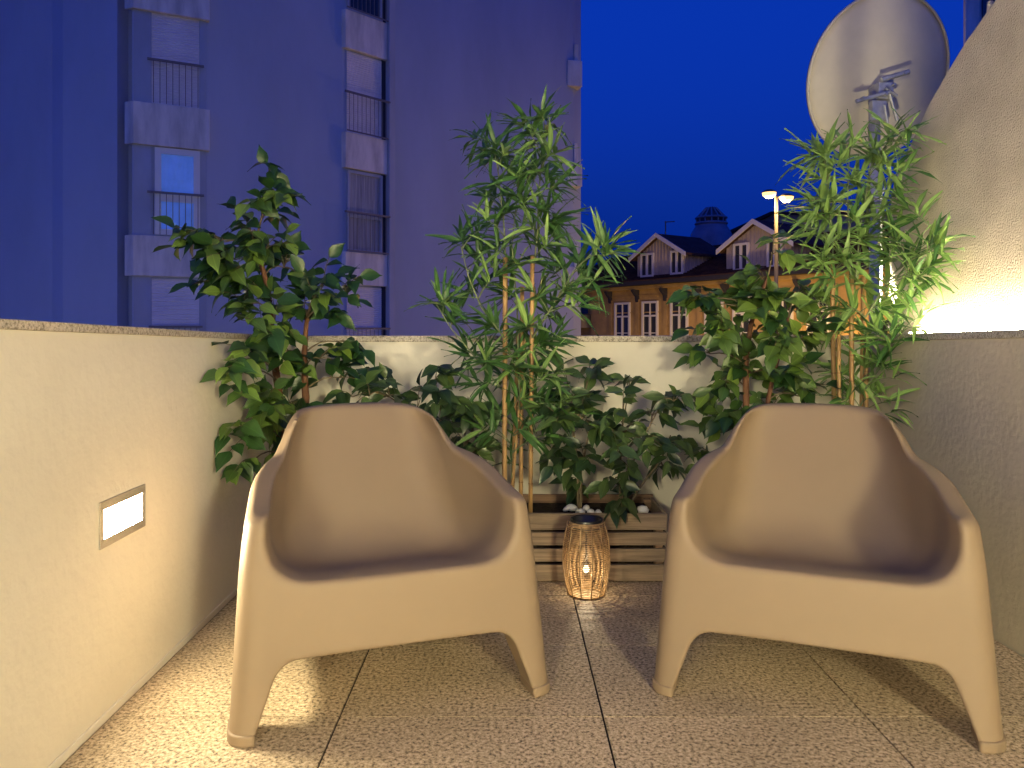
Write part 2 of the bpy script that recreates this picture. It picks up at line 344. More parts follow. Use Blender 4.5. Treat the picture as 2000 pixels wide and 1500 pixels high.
def surface_nets(fn, lo, hi, h):
    ax = [np.arange(l, hh + h, h) for l, hh in zip(lo, hi)]
    G = fn(*np.meshgrid(*ax, indexing='ij'))
    nx, ny, nz = [len(a) - 1 for a in ax]
    acc = np.zeros((nx, ny, nz, 3)); cnt = np.zeros((nx, ny, nz))
    corner = lambda i, j, k: G[i:i + nx, j:j + ny, k:k + nz]
    idx = [(i, j, k) for i in (0, 1) for j in (0, 1) for k in (0, 1)]
    for c0 in idx:
        for axn in range(3):
            if c0[axn]: continue
            c1 = list(c0); c1[axn] = 1
            g0, g1 = corner(*c0), corner(*c1)
            cr = (g0 < 0) != (g1 < 0)
            t = np.where(cr, g0 / np.where(cr, g0 - g1, 1), 0)
            for d in range(3):
                acc[..., d] += np.where(cr, c0[d] + (t if d == axn else 0), 0)
            cnt += cr
    act = cnt > 0
    vid = -np.ones((nx, ny, nz), int); vid[act] = np.arange(act.sum())
    I = np.argwhere(act)
    P = (acc[act] / cnt[act][:, None] + I) * h + np.array(lo)
    quads = []
    for axn in range(3):
        o1, o2 = [(1, 2), (2, 0), (0, 1)][axn]
        sl0 = [slice(1, None if False else -1)] * 3; sl0[axn] = slice(0, -1)
        sl1 = list(sl0); sl1[axn] = slice(1, None)
        g0, g1 = G[tuple(sl0)], G[tuple(sl1)]
        for sign in (0, 1):
            cr = (g0 < 0) & (g1 >= 0) if sign == 0 else (g0 >= 0) & (g1 < 0)
            E = np.argwhere(cr)
            if not len(E): continue
            for d in range(3):
                if d != axn: E[:, d] += 1
            def cell(a, b):
                q = E.copy(); q[:, o1] -= a; q[:, o2] -= b
                return vid[q[:, 0], q[:, 1], q[:, 2]]
            q = np.stack([cell(1, 1), cell(0, 1), cell(0, 0), cell(1, 0)], 1)
            quads.append(q if sign == 0 else q[:, ::-1])
    return P, np.concatenate(quads)
P, Q = surface_nets(chair_sdf, (-0.46, -0.05, -0.0125), (0.46, 0.88, 0.775), 0.0060)
for _ in range(3):                                   # settle the vertices on the surface
    d = chair_sdf(P[:, 0], P[:, 1], P[:, 2]); e = 0.002; g = np.stack([
        chair_sdf(P[:, 0] + e, P[:, 1], P[:, 2]) - chair_sdf(P[:, 0] - e, P[:, 1], P[:, 2]),
        chair_sdf(P[:, 0], P[:, 1] + e, P[:, 2]) - chair_sdf(P[:, 0], P[:, 1] - e, P[:, 2]),
        chair_sdf(P[:, 0], P[:, 1], P[:, 2] + e) - chair_sdf(P[:, 0], P[:, 1], P[:, 2] - e)], 1) / (2 * e)
    P = P - 0.6 * g * (d / np.maximum((g * g).sum(1), 0.2))[:, None]
P[:, 2] = np.maximum(P[:, 2], 0.004)
shell = bpy.data.meshes.new('chair_shell'); shell.from_pydata(P.tolist(), [], Q.tolist())
shell.polygons.foreach_set('use_smooth', [True] * len(shell.polygons)); shell.materials.append(M['chair']); shell.update()
def foot_mesh(su, rear):
    fn = lambda u, v, w: np.maximum(chair_sdf(u, v, np.maximum(w, 0) * 0 + 0.012) - 0.0035, np.abs(w - 0.0135) - 0.0133)
    u0 = 0.30 * su if su > 0 else -0.46
    Pf, Qf = surface_nets(fn, (u0, 0.40 if rear else -0.06, -0.006), (u0 + 0.16, 0.86 if rear else 0.22, 0.034), 0.004)
    Pf[:, 2] = np.maximum(Pf[:, 2], 0.0)
    me = bpy.data.meshes.new('foot'); me.from_pydata(Pf.tolist(), [], Qf.tolist())
    me.polygons.foreach_set('use_smooth', [True] * len(Qf)); me.materials.append(M['chair']); me.update()
    return me
feet = [foot_mesh(su, r_) for r_ in (0, 1) for su in (-1, 1)]
def chair(loc, ang, label):
    t = empty('lounge_chair', loc, label, 'chair', 'moulded plastic lounge chairs', ang)
    link('shell', shell, t)
    for f in feet:
        link('foot', f, t)
    return t
chair((-0.268, 1.9625, 0), R(19.6), 'taupe plastic lounge chair beside the lit wall lamp, left of the lantern')
chair((0.7885, 1.951, 0), R(-22.0), 'taupe plastic lounge chair beside the shaded wall, right of the lantern')

# ================================================================== PLANTERS
def planter(x0, x1, y0, y1, label):
    t = empty('wooden_planter', ((x0 + x1) / 2, (y0 + y1) / 2, 0), label, 'planter', 'slatted wooden planter boxes')
    bands = [(0.006, 0.071), (0.083, 0.134), (0.148, 0.199), (0.209, 0.275)]
    for z0, z1 in bands:
        MB().box(x0, x1, y0, y0 + 0.014, z0, z1).build('slat', M['wood'], t, bevel=0.0015)
        MB().box(x0, x1, y1 - 0.014, y1, z0, z1 + (0.012 if z1 > 0.2 else 0)).build('slat', M['wood_in'], t, bevel=0.0015)
        for a in (x0 + 0.0, x1 - 0.014):
            MB().box(a, a + 0.014, y0 + 0.0145, y1 - 0.0145, z0, z1).build('slat', M['wood'], t, bevel=0.0015)
    for a in (x0 + 0.0145, x1 - 0.0445):
        for b in (y0 + 0.0145, y1 - 0.0445):
            MB().box(a, a + 0.03, b, b + 0.03, 0.0, 0.272).build('corner_post', M['wood_in'], t)
    MB().box(x0 + 0.046, x1 - 0.046, y0 + 0.046, y1 - 0.046, 0.03, 0.258).build('soil', M['soil'], t)
    MB().box(x0 + 0.016, x1 - 0.016, y0 + 0.018, y1 - 0.018, 0.012, 0.028).build('bottom_board', M['wood_in'], t)
    return t
planter(-0.312, 0.638, 3.036, 3.345, 'slatted wooden planter box behind the rattan lantern, white pebbles inside')
planter(-0.995, -0.345, 3.036, 3.345, 'slatted wooden planter box hidden behind the chair by the wall lamp')
planter(0.80, 1.56, 3.036, 3.345, 'slatted wooden planter box hidden behind the chair by the shaded wall')

def pebble_mesh(seed):
    rr = random.Random(seed); m = MB(); n, k = 8, 5; vs_ = []
    for i in range(k + 1):
        th = math.pi * i / k
        for j in range(n):
            ph = 2 * math.pi * j / n; q = 1 + rr.uniform(-0.09, 0.09)
            vs_.append((math.sin(th) * math.cos(ph) * q, math.sin(th) * math.sin(ph) * 0.8 * q, math.cos(th) * 0.62 * q))
    m.add(vs_, [(i * n + j, i * n + (j + 1) % n, (i + 1) * n + (j + 1) % n, (i + 1) * n + j) for i in range(k) for j in range(n)])
    return m.mesh('pebble', M['pebble'], True)
pm = [pebble_mesh(s) for s in range(4)]
pebs = [(1116, 3.105, 0.024), (1136, 3.10, 0.019), (1154, 3.10, 0.018), (1106, 3.10, 0.016), (1168, 3.10, 0.015), (1145, 3.12, 0.016), (1127, 3.125, 0.015), (1255, 3.105, 0.026), (1158, 3.105, 0.011), (1172, 3.10, 0.010)]
for i, (px, y, r_) in enumerate(pebs):
    o = link('pebble', pm[i % 4]); o.location = ((px - VX) * y / F, y, 0.262 + 0.008 * (i % 2)); o.scale = (r_, r_, r_)
    o.location.z = 0.257 + r_ * 0.55 + (0.012 if i in (0, 3, 5) else 0); o.rotation_euler = (0.2 * i, 0.1, 1.3 * i)
    if i == 7: tag(o, 'single white pebble alone at the lantern planter\'s right end', 'pebble', 'white pebbles in the planter')
    else: tag(o, 'small white pebble in the heap at the citrus stem in the planter', 'pebble', 'white pebbles in the planter')

# ================================================================== RATTAN LANTERN
LX, LY, LH = (1145 - VX) * 2.90 / F, 2.90, 0.290
lan = empty('rattan_lantern', (LX, LY, 0), 'lit barrel-shaped rattan lantern with black rim on the floor', 'lantern')
def lr(z):
    t = z / LH; return 0.060 + 0.028 * math.sin(math.pi * min(1, max(0, t * 0.95 + 0.03))) ** 0.8
ringm = MB(); nr = 40
def ring(m, c, rad, th, n=40, wob=0.0):
    pts = [(c[0] + rad * math.cos(2 * math.pi * k / n), c[1] + rad * math.sin(2 * math.pi * k / n), c[2] + wob * math.sin(5 * 2 * math.pi * k / n)) for k in range(n)]
    vs_, fs_ = [], []
    for k in range(n):
        g = 2 * math.pi * k / n; e = Vector((math.cos(g), math.sin(g), 0)); p = Vector(pts[k])
        for q in range(5):
            h = 2 * math.pi * q / 5; vs_.append(p + e * th * math.cos(h) + Vector((0, 0, th * math.sin(h))))
    for k in range(n):
        for q in range(5):
            fs_.append((k * 5 + q, ((k + 1) % n) * 5 + q, ((k + 1) % n) * 5 + (q + 1) % 5, k * 5 + (q + 1) % 5))
    m.add(vs_, fs_)
for k in range(nr):
    z = 0.006 + (LH - 0.030) * k / (nr - 1)
    ring(ringm, (LX + random.uniform(-.0006, .0006), LY, z), lr(z), 0.0017 + 0.0004 * random.random(), wob=0.0006)
o = ringm.build('wicker_weave', M['rattan'], lan, True); tag(o, kind='stuff')
for k in range(12):
    g = 2 * math.pi * (k + 0.3) / 12
    MB().tube([(LX + (lr(z) + 0.003) * math.cos(g), LY + (lr(z) + 0.003) * math.sin(g), z) for z in [0.003 + (LH - 0.02) * q / 12 for q in range(13)]], 0.0026, 6).build('rib', M['rattan'], lan, True)
rm = MB(); ring(rm, (LX, LY, LH - 0.019), 0.0655, 0.0042); ring(rm, (LX, LY, LH - 0.012), 0.0645, 0.0035); ring(rm, (LX, LY, 0.004), 0.062, 0.004)
rm.build('rim_cane', M['rattan'], lan, True)
MB().lathe([(0.0, LH - 0.030), (0.052, LH - 0.030), (0.054, LH - 0.004), (0.060, LH), (0.062, LH - 0.002), (0.060, LH - 0.018), (0.056, LH - 0.036), (0.0, LH - 0.036)], (LX, LY, 0), 28).build('solar_cap', M['black'], lan, True)
MB().tube([(LX, LY, LH - 0.036), (LX, LY, 0.112)], 0.004, 8).build('bulb_stem', M['black'], lan)
MB().lathe([(0.0, 0.082), (0.009, 0.085), (0.013, 0.095), (0.009, 0.107), (0.0, 0.112)], (LX, LY, 0), 14).build('bulb', M['bulb'], lan, True)
pl = bpy.data.lights.new('lantern_light', 'POINT'); pl.energy = 1.3; pl.color = (1, 0.80, 0.5); pl.shadow_soft_size = 0.004
po = bpy.data.objects.new('lantern_light', pl); COL.objects.link(po); po.parent = lan; po.location = (0, 0, 0.0)
po.location = (0, -0.0, 0.074)

# ================================================================== PLANTS
def leaf_mesh(name, prof, fold, droop, m, seed):
    rr = random.Random(seed); n = len(prof); v = []; f = []; tw = rr.uniform(-0.25, 0.25)
    for i, (y, hw) in enumerate(prof):
        z = -droop * y * y; k = hw * fold; e = tw * y * hw
        wv = 0.02 * math.sin(i * 2.1 + seed)
        v += [(-hw, y * (1 - 0.12 * droop), z + k + e + wv), (0, y * (1 - 0.12 * droop), z), (hw, y * (1 - 0.12 * droop), z + k - e - wv)]
    for i in range(n - 1):
        a, b = i * 3, i * 3 + 3
        f += [(a, a + 1, b + 1, b), (a + 1, a + 2, b + 2, b + 1)]
    me = bpy.data.meshes.new(name); me.from_pydata(v, [], f); me.materials.append(m)
    me.polygons.foreach_set('use_smooth', [True] * len(me.polygons)); me.update(); return me
FP = [(0, .012), (.10, .15), (.28, .28), (.50, .29), (.72, .17), (.88, .05), (1, .004)]
CP = [(0, .012), (.12, .12), (.32, .22), (.55, .225), (.78, .12), (.92, .035), (1, .004)]
BP = [(0, .010), (.12, .046), (.32, .066), (.58, .058), (.82, .030), (1, .003)]
FL = [leaf_mesh('ficus_leaf', FP, .35, d, M['ficus'], s) for s, d in enumerate((.1, .28, .45, .2))]
CL = [leaf_mesh('citrus_leaf', CP, .40, d, M['citrus'], s) for s, d in enumerate((.15, .3, .5, .05))]
BL = [leaf_mesh('bamboo_leaf', BP, .45, d, M['bamboo'], s) for s, d in enumerate((.05, .18, .32, .5))]
def clampw(p):
    if p.z < 1.02: p.y = min(p.y, YB - 0.03)
    if p.z < 1.08: p.x = max(p.x, XL + 0.03)
    return p
class Plant:
    def __init__(s, name, base, label, leaves, twigmat):
        s.root = empty(name, base, label, 'plant'); s.base = Vector(base); s.meshes = leaves; s.tw = MB(); s.tm = twigmat; s.lv = []
    def leaf(s, p, d, up, L):
        y = d.normalized(); x = y.cross(up)
        if x.length < 1e-3: x = Vector((1, 0, 0))
        x.normalize(); z = x.cross(y)
        if p.z + y.z * L < 1.0 and p.y + y.y * L > YB - 0.012: return
        if p.z < 1.05 and p.x + y.x * L < XL + 0.012: return
        if p.z < 1.0 and p.x + y.x * L > XR - 0.012: return
        if (p.x + y.x * L) > XU - 0.01 and p.y < 3.46: return
        Mx = Matrix((x, y, z)).transposed().to_4x4()
        s.lv.append((p, Mx, L, random.choice(s.meshes)))
    def finish(s, keep=300):
        if s.tw.f: tag(s.tw.build('twigs', s.tm, s.root, True), kind='stuff')
        random.shuffle(s.lv); s.lv.sort(key=lambda q: q[0].y)
        for p, Mx, L, me in s.lv[:keep]:
            o = link('leaf', me, s.root); o.matrix_local = Matrix.Translation(p - s.base) @ Mx @ Matrix.Scale(L, 4)
        rest = s.lv[keep:]
        if rest:
            v, f, mats = [], [], rest[0][3].materials[0]
            for p, Mx, L, me in rest:
                T = Matrix.Translation(p - s.base) @ Mx @ Matrix.Scale(L, 4); b = len(v)
                v += [tuple(T @ q.co) for q in me.vertices]; f += [tuple(i + b for i in q.vertices) for q in me.polygons]
            me = bpy.data.meshes.new('leaf_mass'); me.from_pydata(v, [], f); me.materials.append(mats)
            me.polygons.foreach_set('use_smooth', [True] * len(f)); me.update(); o = link('leaf_mass', me, s.root); tag(o, kind='stuff')
def rv(a=1.0): return Vector((random.uniform(-a, a), random.uniform(-a, a), random.uniform(-a, a)))
def curve(a, b, sag, n=5):
    return [a.lerp(b, i / (n - 1)) + Vector((0, 0, sag * math.sin(math.pi * i / (n - 1)))) for i in range(n)]
def ylim(px, py, y):                        # keep foliage on this side of the side walls
    if px < VX and py > 600: y = min(y, 0.955 * F / (VX - px))
    if px > VX: y = min(y, (1.60 if py < 640 else 1.50) * F / (px - VX))
    return y
def bushy(pl, stems, clusters, Y, size, dy=0.12, lo=0.8):
    """stems: lists of world points; clusters: (px, py, r_px, n)"""
    pts = [p for st in stems for p in [st[i].lerp(st[i + 1], q / 6) for i in range(len(st) - 1) for q in range(7)]]
    for px, py, r_, n in clusters:
        yy = ylim(px, py, Y + random.uniform(-dy, dy)); c = at(px, py, yy); rad = r_ * yy / F
        cand = [p for p in pts if p.z < c.z + 0.02] or pts
        st = min(cand, key=lambda p: (p - c).length + 0.4 * abs(p.z - (c.z - 0.08)))
        hub = c.lerp(st, 0.35 if (c - st).length > rad else 0.6)
        hub = clampw(hub)
        pl.tw.tube(curve(st, hub, 0.02), [0.004, 0.0035, 0.003, 0.0027, 0.0024], 5)
        n = round(n * 1.75); rad *= 1.08; k = max(2, round(n / 4.6))
        for i in range(k):
            e = rv(); e.y *= 0.8
            while e.length > 1: e = rv()
            e = e.normalized() * (0.55 + 0.45 * random.random())
            tip = clampw(c + Vector((e.x * rad, e.y * rad * 1.1, e.z * rad)))
            path = curve(hub, tip, 0.018, 6); pl.tw.tube(path, [0.0022, 0.002, 0.0018, 0.0016, 0.0014, 0.001], 4)
            m = max(3, round(n / k)); dirn = (tip - hub).normalized()
            for j in range(m):
                t = 0.35 + 0.65 * j / max(1, m - 1); q = t * 5; i0 = min(4, int(q)); p = path[i0].lerp(path[i0 + 1], q - i0)
                sd = dirn.cross(Vector((0, 0, 1))); sd = sd.normalized() if sd.length > .05 else Vector((1, 0, 0))
                d = dirn * (0.5 if j < m - 1 else 1.2) + sd * (0.9 if j % 2 else -0.9) * (1 if j < m - 1 else 0.2) + Vector((0, -0.15, -0.35)) + rv(0.45)
                up = Vector((0, -0.55, 0.8)) + rv(0.55)
                pl.leaf(p, d, up, size * random.uniform(lo, 1.2))
def sprays(pl, stems, hubs, Y, L, dy=0.10, per=8, out=(0, 0, 1)):
    pts = [p for st in stems for p in [st[i].lerp(st[i + 1], q / 8) for i in range(len(st) - 1) for q in range(9)]]
    hubs = [h for h in hubs] + [(h[0] + random.uniform(-20, 20), h[1] + random.uniform(-20, 20)) + tuple(h[2:]) for h in hubs]
    for h in hubs:
        px, py = h[0], h[1]; yy = ylim(px, py, Y + random.uniform(-dy, dy)); c = clampw(at(px, py, yy))
        cand = [p for p in pts if p.z < c.z - 0.01] or pts
        st = min(cand, key=lambda p: (p - c).length + 0.5 * abs(p.z - (c.z - 0.10)))
        path = curve(st, c, 0.015, 5); pl.tw.tube(path, [0.0024, 0.0021, 0.0018, 0.0015, 0.0012], 4)
        axis = (c - st); axis.z = abs(axis.z) * 0.5; axis = (axis.normalized() if axis.length > 1e-4 else Vector((0, 0, 1))) + Vector((0, -0.15, 0.35)) + rv(0.3)
        axis.normalize(); sd = axis.cross(Vector((0, 1, 0.1))).normalized(); fw = sd.cross(axis)
        n = (h[2] if len(h) > 2 else per + random.randint(-2, 2)) + 2
        for j in range(n):
            g = (j / max(1, n - 1) - 0.5) * 2
            d = axis * (0.95 - 0.55 * abs(g)) + sd * (1.05 * g) + fw * random.uniform(-0.75, 0.75) + rv(0.18)
            p = path[3].lerp(path[4], random.random()) if j % 3 else path[4].copy()
            if abs(g) > .6: p = path[2].lerp(path[3], random.random())
            pl.leaf(p, d, Vector((0, -0.5, 0.85)) + rv(0.4), L * random.uniform(0.65, 1.2))
def stem_pts(l, Y): return [at(x, y, Y + (d[0] if d else 0)) for x, y, *d in l]
def soilpt(px, Y): return Vector(((px - VX) * Y / F, Y, 0.256))
def trunk(pl, pts, rad, name='trunk', m=None):
    fine = []
    for i in range(len(pts) - 1):
        for q in range(4): fine.append(pts[i].lerp(pts[i + 1], q / 4) + Vector((random.uniform(-.002, .002), random.uniform(-.002, .002), 0)))
    fine.append(pts[-1]); n = len(fine)
    MB().tube(fine, [rad * (1 - 0.55 * i / (n - 1)) for i in range(n)], 9).build(name, m or M['bark'], pl.root, True)

# tall ficus by the lamp wall
Y = 3.16
p = Plant('ficus_tree', soilpt(572, Y), 'tall ficus with two brown trunks in the corner behind the lamp-side chair', FL, M['twig'])
sA = [soilpt(552, Y)] + stem_pts([(545, 775), (535, 680), (525, 570), (500, 470)], Y)
sB = [soilpt(592, Y)] + stem_pts([(597, 775), (594, 690), (600, 620)], Y)
trunk(p, sA, 0.019); trunk(p, sB, 0.019)
top = stem_pts([(500, 470), (512, 420), (520, 360), (527, 330)], Y)
p.tw.tube(top, [0.006, 0.004, 0.003, 0.002], 6)
bushy(p, [sA, sB, top], [(525, 335, 22, 5), (556, 385, 28, 8), (500, 395, 28, 7), (548, 420, 24, 4), (475, 445, 50, 20), (400, 465, 42, 14), (352, 462, 26, 6), (455, 520, 58, 22), (400, 550, 34, 8),
    (575, 515, 45, 15), (645, 530, 40, 12), (700, 560, 30, 7), (585, 590, 50, 14), (640, 620, 45, 9), (500, 570, 40, 8), (500, 640, 56, 22), (560, 680, 48, 16), (470, 695, 34, 10), (690, 655, 40, 7),
    (640, 690, 40, 10), (700, 725, 42, 14), (442, 715, 22, 7), (456, 765, 20, 5), (500, 800, 52, 22), (470, 850, 36, 12), (462, 905, 24, 6), (560, 780, 46, 12), (530, 840, 50, 12), (610, 740, 40, 6), (520, 480, 48, 14), (430, 500, 42, 12), (620, 565, 42, 10), (540, 620, 48, 12), (455, 590, 34, 8)], Y, 0.090, 0.10)
p.finish()
# dark shrub between
p = Plant('citrus_shrub', soilpt(835, 3.2), 'low dark shrub peeking over the back of the lamp-side chair', CL, M['twig'])
s1 = [soilpt(825, 3.2)] + stem_pts([(830, 900), (800, 800), (760, 775)], 3.2); s2 = [soilpt(845, 3.2)] + stem_pts([(860, 900), (860, 800), (850, 740)], 3.2); s3 = [soilpt(835, 3.2)] + stem_pts([(880, 920), (920, 850), (930, 800)], 3.2)
for s_ in (s1, s2, s3): trunk(p, s_, 0.006, 'stem', M['twig'])
bushy(p, [s1, s2, s3], [(850, 735, 28, 8), (870, 775, 40, 12), (700, 770, 34, 9), (650, 775, 24, 5), (760, 768, 38, 10), (820, 790, 38, 10), (860, 830, 46, 14), (910, 850, 42, 14), (925, 790, 34, 9), (890, 890, 34, 9), (935, 895, 30, 7), (800, 840, 40, 9), (740, 800, 40, 8)], 3.2, 0.090)
p.finish()
# bamboo in the middle
def canes(pl, lst, Y):
    for px0, y0, px1, y1, r_, dy_ in lst:
        a, b = soilpt(px0, Y + dy_), at(px1, y1, Y + dy_)
        c = MB().tube([a.lerp(b, q / 8) for q in range(9)], r_, 10).build('cane', M['cane'], pl.root, True)
        L = (b - a).length; k = 0.10 + 0.05 * random.random(); nm = MB()
        while k < L - 0.03:
            q = a.lerp(b, k / L); d = (b - a).normalized() * 0.003
            MB().tube([q - d, q, q + d], [r_ * 0.98, r_ * 1.14, r_ * 0.98], 10, False).build('cane_node', M['node'], c, True); k += random.uniform(0.10, 0.17)
Y = 3.14
p = Plant('bamboo_plant', soilpt(1012, Y), 'tall bamboo with tan canes standing in the planter behind the lantern', BL, M['gtwig'])
canes(p, [(985, 0, 987, 503, 0.0105, 0), (1017, 0, 1020, 560, 0.009, 0.03), (1036, 0, 1040, 500, 0.009, -0.03), (1000, 0, 1012, 640, 0.008, 0.05), (996, 0, 1030, 620, 0.007, 0.02)], Y)
u1 = stem_pts([(990, 560), (985, 450), (975, 350), (965, 285)], Y); u2 = stem_pts([(1035, 600), (1050, 450), (1055, 340), (1070, 235)], Y); u3 = stem_pts([(1015, 800), (1010, 600), (1000, 480), (1010, 380)], Y)
u4 = stem_pts([(1040, 660), (1090, 580), (1120, 530), (1160, 490)], Y - 0.05); u5 = stem_pts([(985, 660), (940, 600), (915, 540), (900, 480)], Y - 0.05); u6 = stem_pts([(980, 760), (930, 700), (880, 640), (850, 590)], Y - 0.06)
low = stem_pts([(1000, 950), (1000, 820), (1005, 720)], Y - 0.02)
for s_ in (u1, u2, u3, u4, u5, u6): p.tw.tube(s_, [0.004, 0.0034, 0.0026, 0.0018], 6)
sprays(p, [u1, u2, u3, u4, u5, u6, low], [(1075, 245), (1055, 275), (1035, 250, 6), (968, 290), (925, 272, 7), (985, 300), (1085, 300), (1000, 325), (1060, 335), (960, 315, 6), (1030, 350), (965, 385), (1015, 385), (1080, 370), (1050, 410), (985, 420),
    (1085, 430), (1020, 450), (950, 430, 6), (905, 470, 7), (975, 480), (1050, 480), (1000, 520), (940, 500), (1165, 490, 8), (1185, 482, 8), (1150, 530, 6), (1130, 520, 6), (1120, 570, 6), (1135, 600, 6), (1080, 530, 6), (950, 560), (915, 560, 6), (860, 590, 8), (885, 635, 7), (1040, 570),
    (990, 580), (1070, 610), (1030, 640), (960, 640), (1000, 680), (1060, 670), (1090, 660, 6), (905, 690, 6), (950, 710), (1040, 720), (1085, 730), (985, 740), (925, 750, 6), (1020, 780), (970, 800), (1060, 790), (1100, 790, 6), (940, 840, 6), (1020, 840, 6), (1070, 850, 5), (1000, 880, 4)], Y, 0.145)
p.finish()
# two citrus plants with pebbles
Y = 3.13
p = Plant('citrus_plant', soilpt(1132, Y), 'dark leafy citrus plant rising from the pebble heap in the planter', CL, M['twig'])
s1 = [soilpt(1130, Y)] + stem_pts([(1128, 920), (1120, 840), (1150, 740)], Y); s2 = [soilpt(1134, Y)] + stem_pts([(1135, 920), (1150, 850), (1110, 760)], Y)
for s_ in (s1, s2): trunk(p, s_, 0.006, 'stem', M['twig'])
bushy(p, [s1, s2], [(1155, 730, 30, 8), (1110, 755, 38, 11), (1160, 785, 38, 10), (1120, 805, 42, 12), (1080, 810, 34, 9), (1160, 840, 42, 12), (1100, 860, 42, 12), (1140, 890, 36, 9), (1085, 890, 26, 5), (1130, 935, 26, 5)], Y, 0.092)
p.finish()
p = Plant('citrus_plant', soilpt(1217, Y), 'thin-stemmed citrus plant at the right end of the lantern planter', CL, M['twig'])
s1 = [soilpt(1213, Y)] + stem_pts([(1210, 920), (1215, 840), (1228, 760)], Y); s2 = [soilpt(1219, Y)] + stem_pts([(1225, 930), (1255, 860), (1290, 790)], Y); s3 = [soilpt(1223, Y)] + stem_pts([(1250, 950), (1290, 900), (1310, 850)], Y)
for s_ in (s1, s2, s3): trunk(p, s_, 0.0055, 'stem', M['twig'])
bushy(p, [s1, s2, s3], [(1230, 752, 24, 6), (1215, 795, 34, 9), (1230, 835, 36, 10), (1275, 805, 34, 9), (1310, 785, 30, 7), (1205, 870, 36, 9), (1260, 860, 38, 10), (1305, 870, 34, 9), (1300, 910, 28, 6), (1230, 915, 36, 9), (1195, 930, 26, 5), (1245, 960, 26, 5), (1205, 975, 22, 4), (1330, 780, 22, 4)], Y, 0.088)
p.finish()
# right ficus
Y = 3.14
p = Plant('ficus_tree', soilpt(1470, Y), 'bushy ficus behind the chair by the shaded wall, next to bamboo', FL, M['twig'])
sA = [soilpt(1458, Y)] + stem_pts([(1457, 770), (1457, 700), (1470, 620), (1500, 540)], Y); sB = [soilpt(1490, Y)] + stem_pts([(1500, 780), (1520, 700), (1540, 620)], Y)
trunk(p, sA, 0.016); trunk(p, sB, 0.012)
top = stem_pts([(1500, 540), (1508, 500), (1512, 460)], Y); p.tw.tube(top, [0.004, 0.003, 0.002], 5)
bushy(p, [sA, sB, top], [(1512, 490, 30, 6), (1500, 545, 42, 14), (1440, 590, 44, 14), (1370, 580, 34, 9), (1345, 570, 20, 3), (1555, 575, 40, 12), (1500, 600, 46, 16), (1385, 640, 46, 16), (1440, 660, 52, 20), (1520, 650, 52, 20), (1580, 660, 42, 13), (1350, 680, 24, 6),
    (1480, 720, 54, 18), (1405, 740, 42, 12), (1550, 730, 48, 15), (1440, 800, 48, 16), (1395, 840, 40, 12), (1375, 890, 28, 8), (1510, 790, 50, 14), (1590, 770, 40, 10), (1450, 850, 42, 10)], Y, 0.088)
p.finish()
# right bamboo
Y = 3.16
p = Plant('bamboo_plant', soilpt(1665, Y), 'tall bright green bamboo against the rough wall under the satellite dish', BL, M['gtwig'])
canes(p, [(1632, 0, 1625, 505, 0.0095, 0), (1664, 0, 1663, 545, 0.0095, -0.03), (1680, 0, 1686, 540, 0.0085, 0.02), (1640, 0, 1638, 655, 0.008, -0.05), (1692, 0, 1692, 655, 0.008, -0.02)], Y)
u1 = stem_pts([(1630, 560), (1625, 450), (1615, 350), (1610, 290)], Y); u2 = stem_pts([(1665, 600), (1680, 450), (1700, 330), (1745, 260)], Y); u3 = stem_pts([(1660, 700), (1660, 500), (1655, 380), (1660, 280)], Y)
u4 = stem_pts([(1690, 620), (1740, 540), (1790, 490), (1830, 460)], Y - 0.1); u5 = stem_pts([(1690, 760), (1730, 700), (1760, 650)], Y - 0.1); low = stem_pts([(1670, 900), (1680, 780), (1690, 700)], Y - 0.05)
for s_ in (u1, u2, u3, u4, u5): p.tw.tube(s_, [0.004, 0.0034, 0.0026, 0.0018][:len(s_)], 6)
sprays(p, [u1, u2, u3, u4, u5, low], [(1775, 255, 8), (1740, 270), (1665, 285), (1612, 300), (1585, 310, 6), (1700, 300), (1640, 325), (1720, 330), (1600, 350), (1665, 350), (1760, 330, 6), (1590, 390, 7), (1630, 395), (1695, 385), (1740, 385), (1615, 430), (1665, 430), (1720, 430), (1775, 410, 7),
    (1590, 455, 7), (1640, 470), (1690, 475), (1745, 470), (1815, 470, 7), (1840, 478, 7), (1820, 520, 6), (1800, 620, 5), (1605, 500), (1660, 510), (1715, 515), (1770, 510), (1800, 540, 7), (1740, 560), (1690, 560), (1780, 580, 7), (1630, 545, 6), (1600, 590, 6), (1720, 605), (1755, 620, 6), (1660, 610, 6), (1700, 650), (1740, 670, 6), (1630, 650, 5),
    (1725, 710, 7), (1690, 720, 7), (1750, 740, 6), (1700, 770, 8), (1740, 785, 7), (1650, 730, 6), (1610, 720, 6), (1660, 780, 6)], Y, 0.145)
p.finish()

# ================================================================== SATELLITE DISH
DY = 5.65
dc = at(1715, 150, DY)
pole_x = at(1688, 150, DY).x
sd_ = empty('satellite_dish', (pole_x, DY - 0.16, -6.4 + 6.4), 'large cream satellite dish seen from behind above the bamboo', 'satellite dish')
sd_.location = (pole_x, DY - 0.16, 0.0)
ax = Vector((-0.12, 0.93, 0.33)).normalized()          # the way the dish looks
xx = ax.cross(Vector((0, 0, 1))).normalized(); zz = xx.cross(ax)
Rd = 0.555
def dish_ring(r_, off): 
    return [dc + (xx * math.cos(2 * math.pi * k / 64) * 0.97 + zz * math.sin(2 * math.pi * k / 64) * 1.04) * r_ + ax * off for k in range(64)]
rings = [(0.02, -0.12)] + [(Rd * q / 10, -0.12 + 0.12 * (q / 10) ** 2) for q in range(1, 11)]
v = []; 
for r_, o_ in rings: v += dish_ring(r_, o_)
for r_, o_ in reversed(rings): v += dish_ring(r_, o_ + 0.006)
nrg = len(rings) * 2
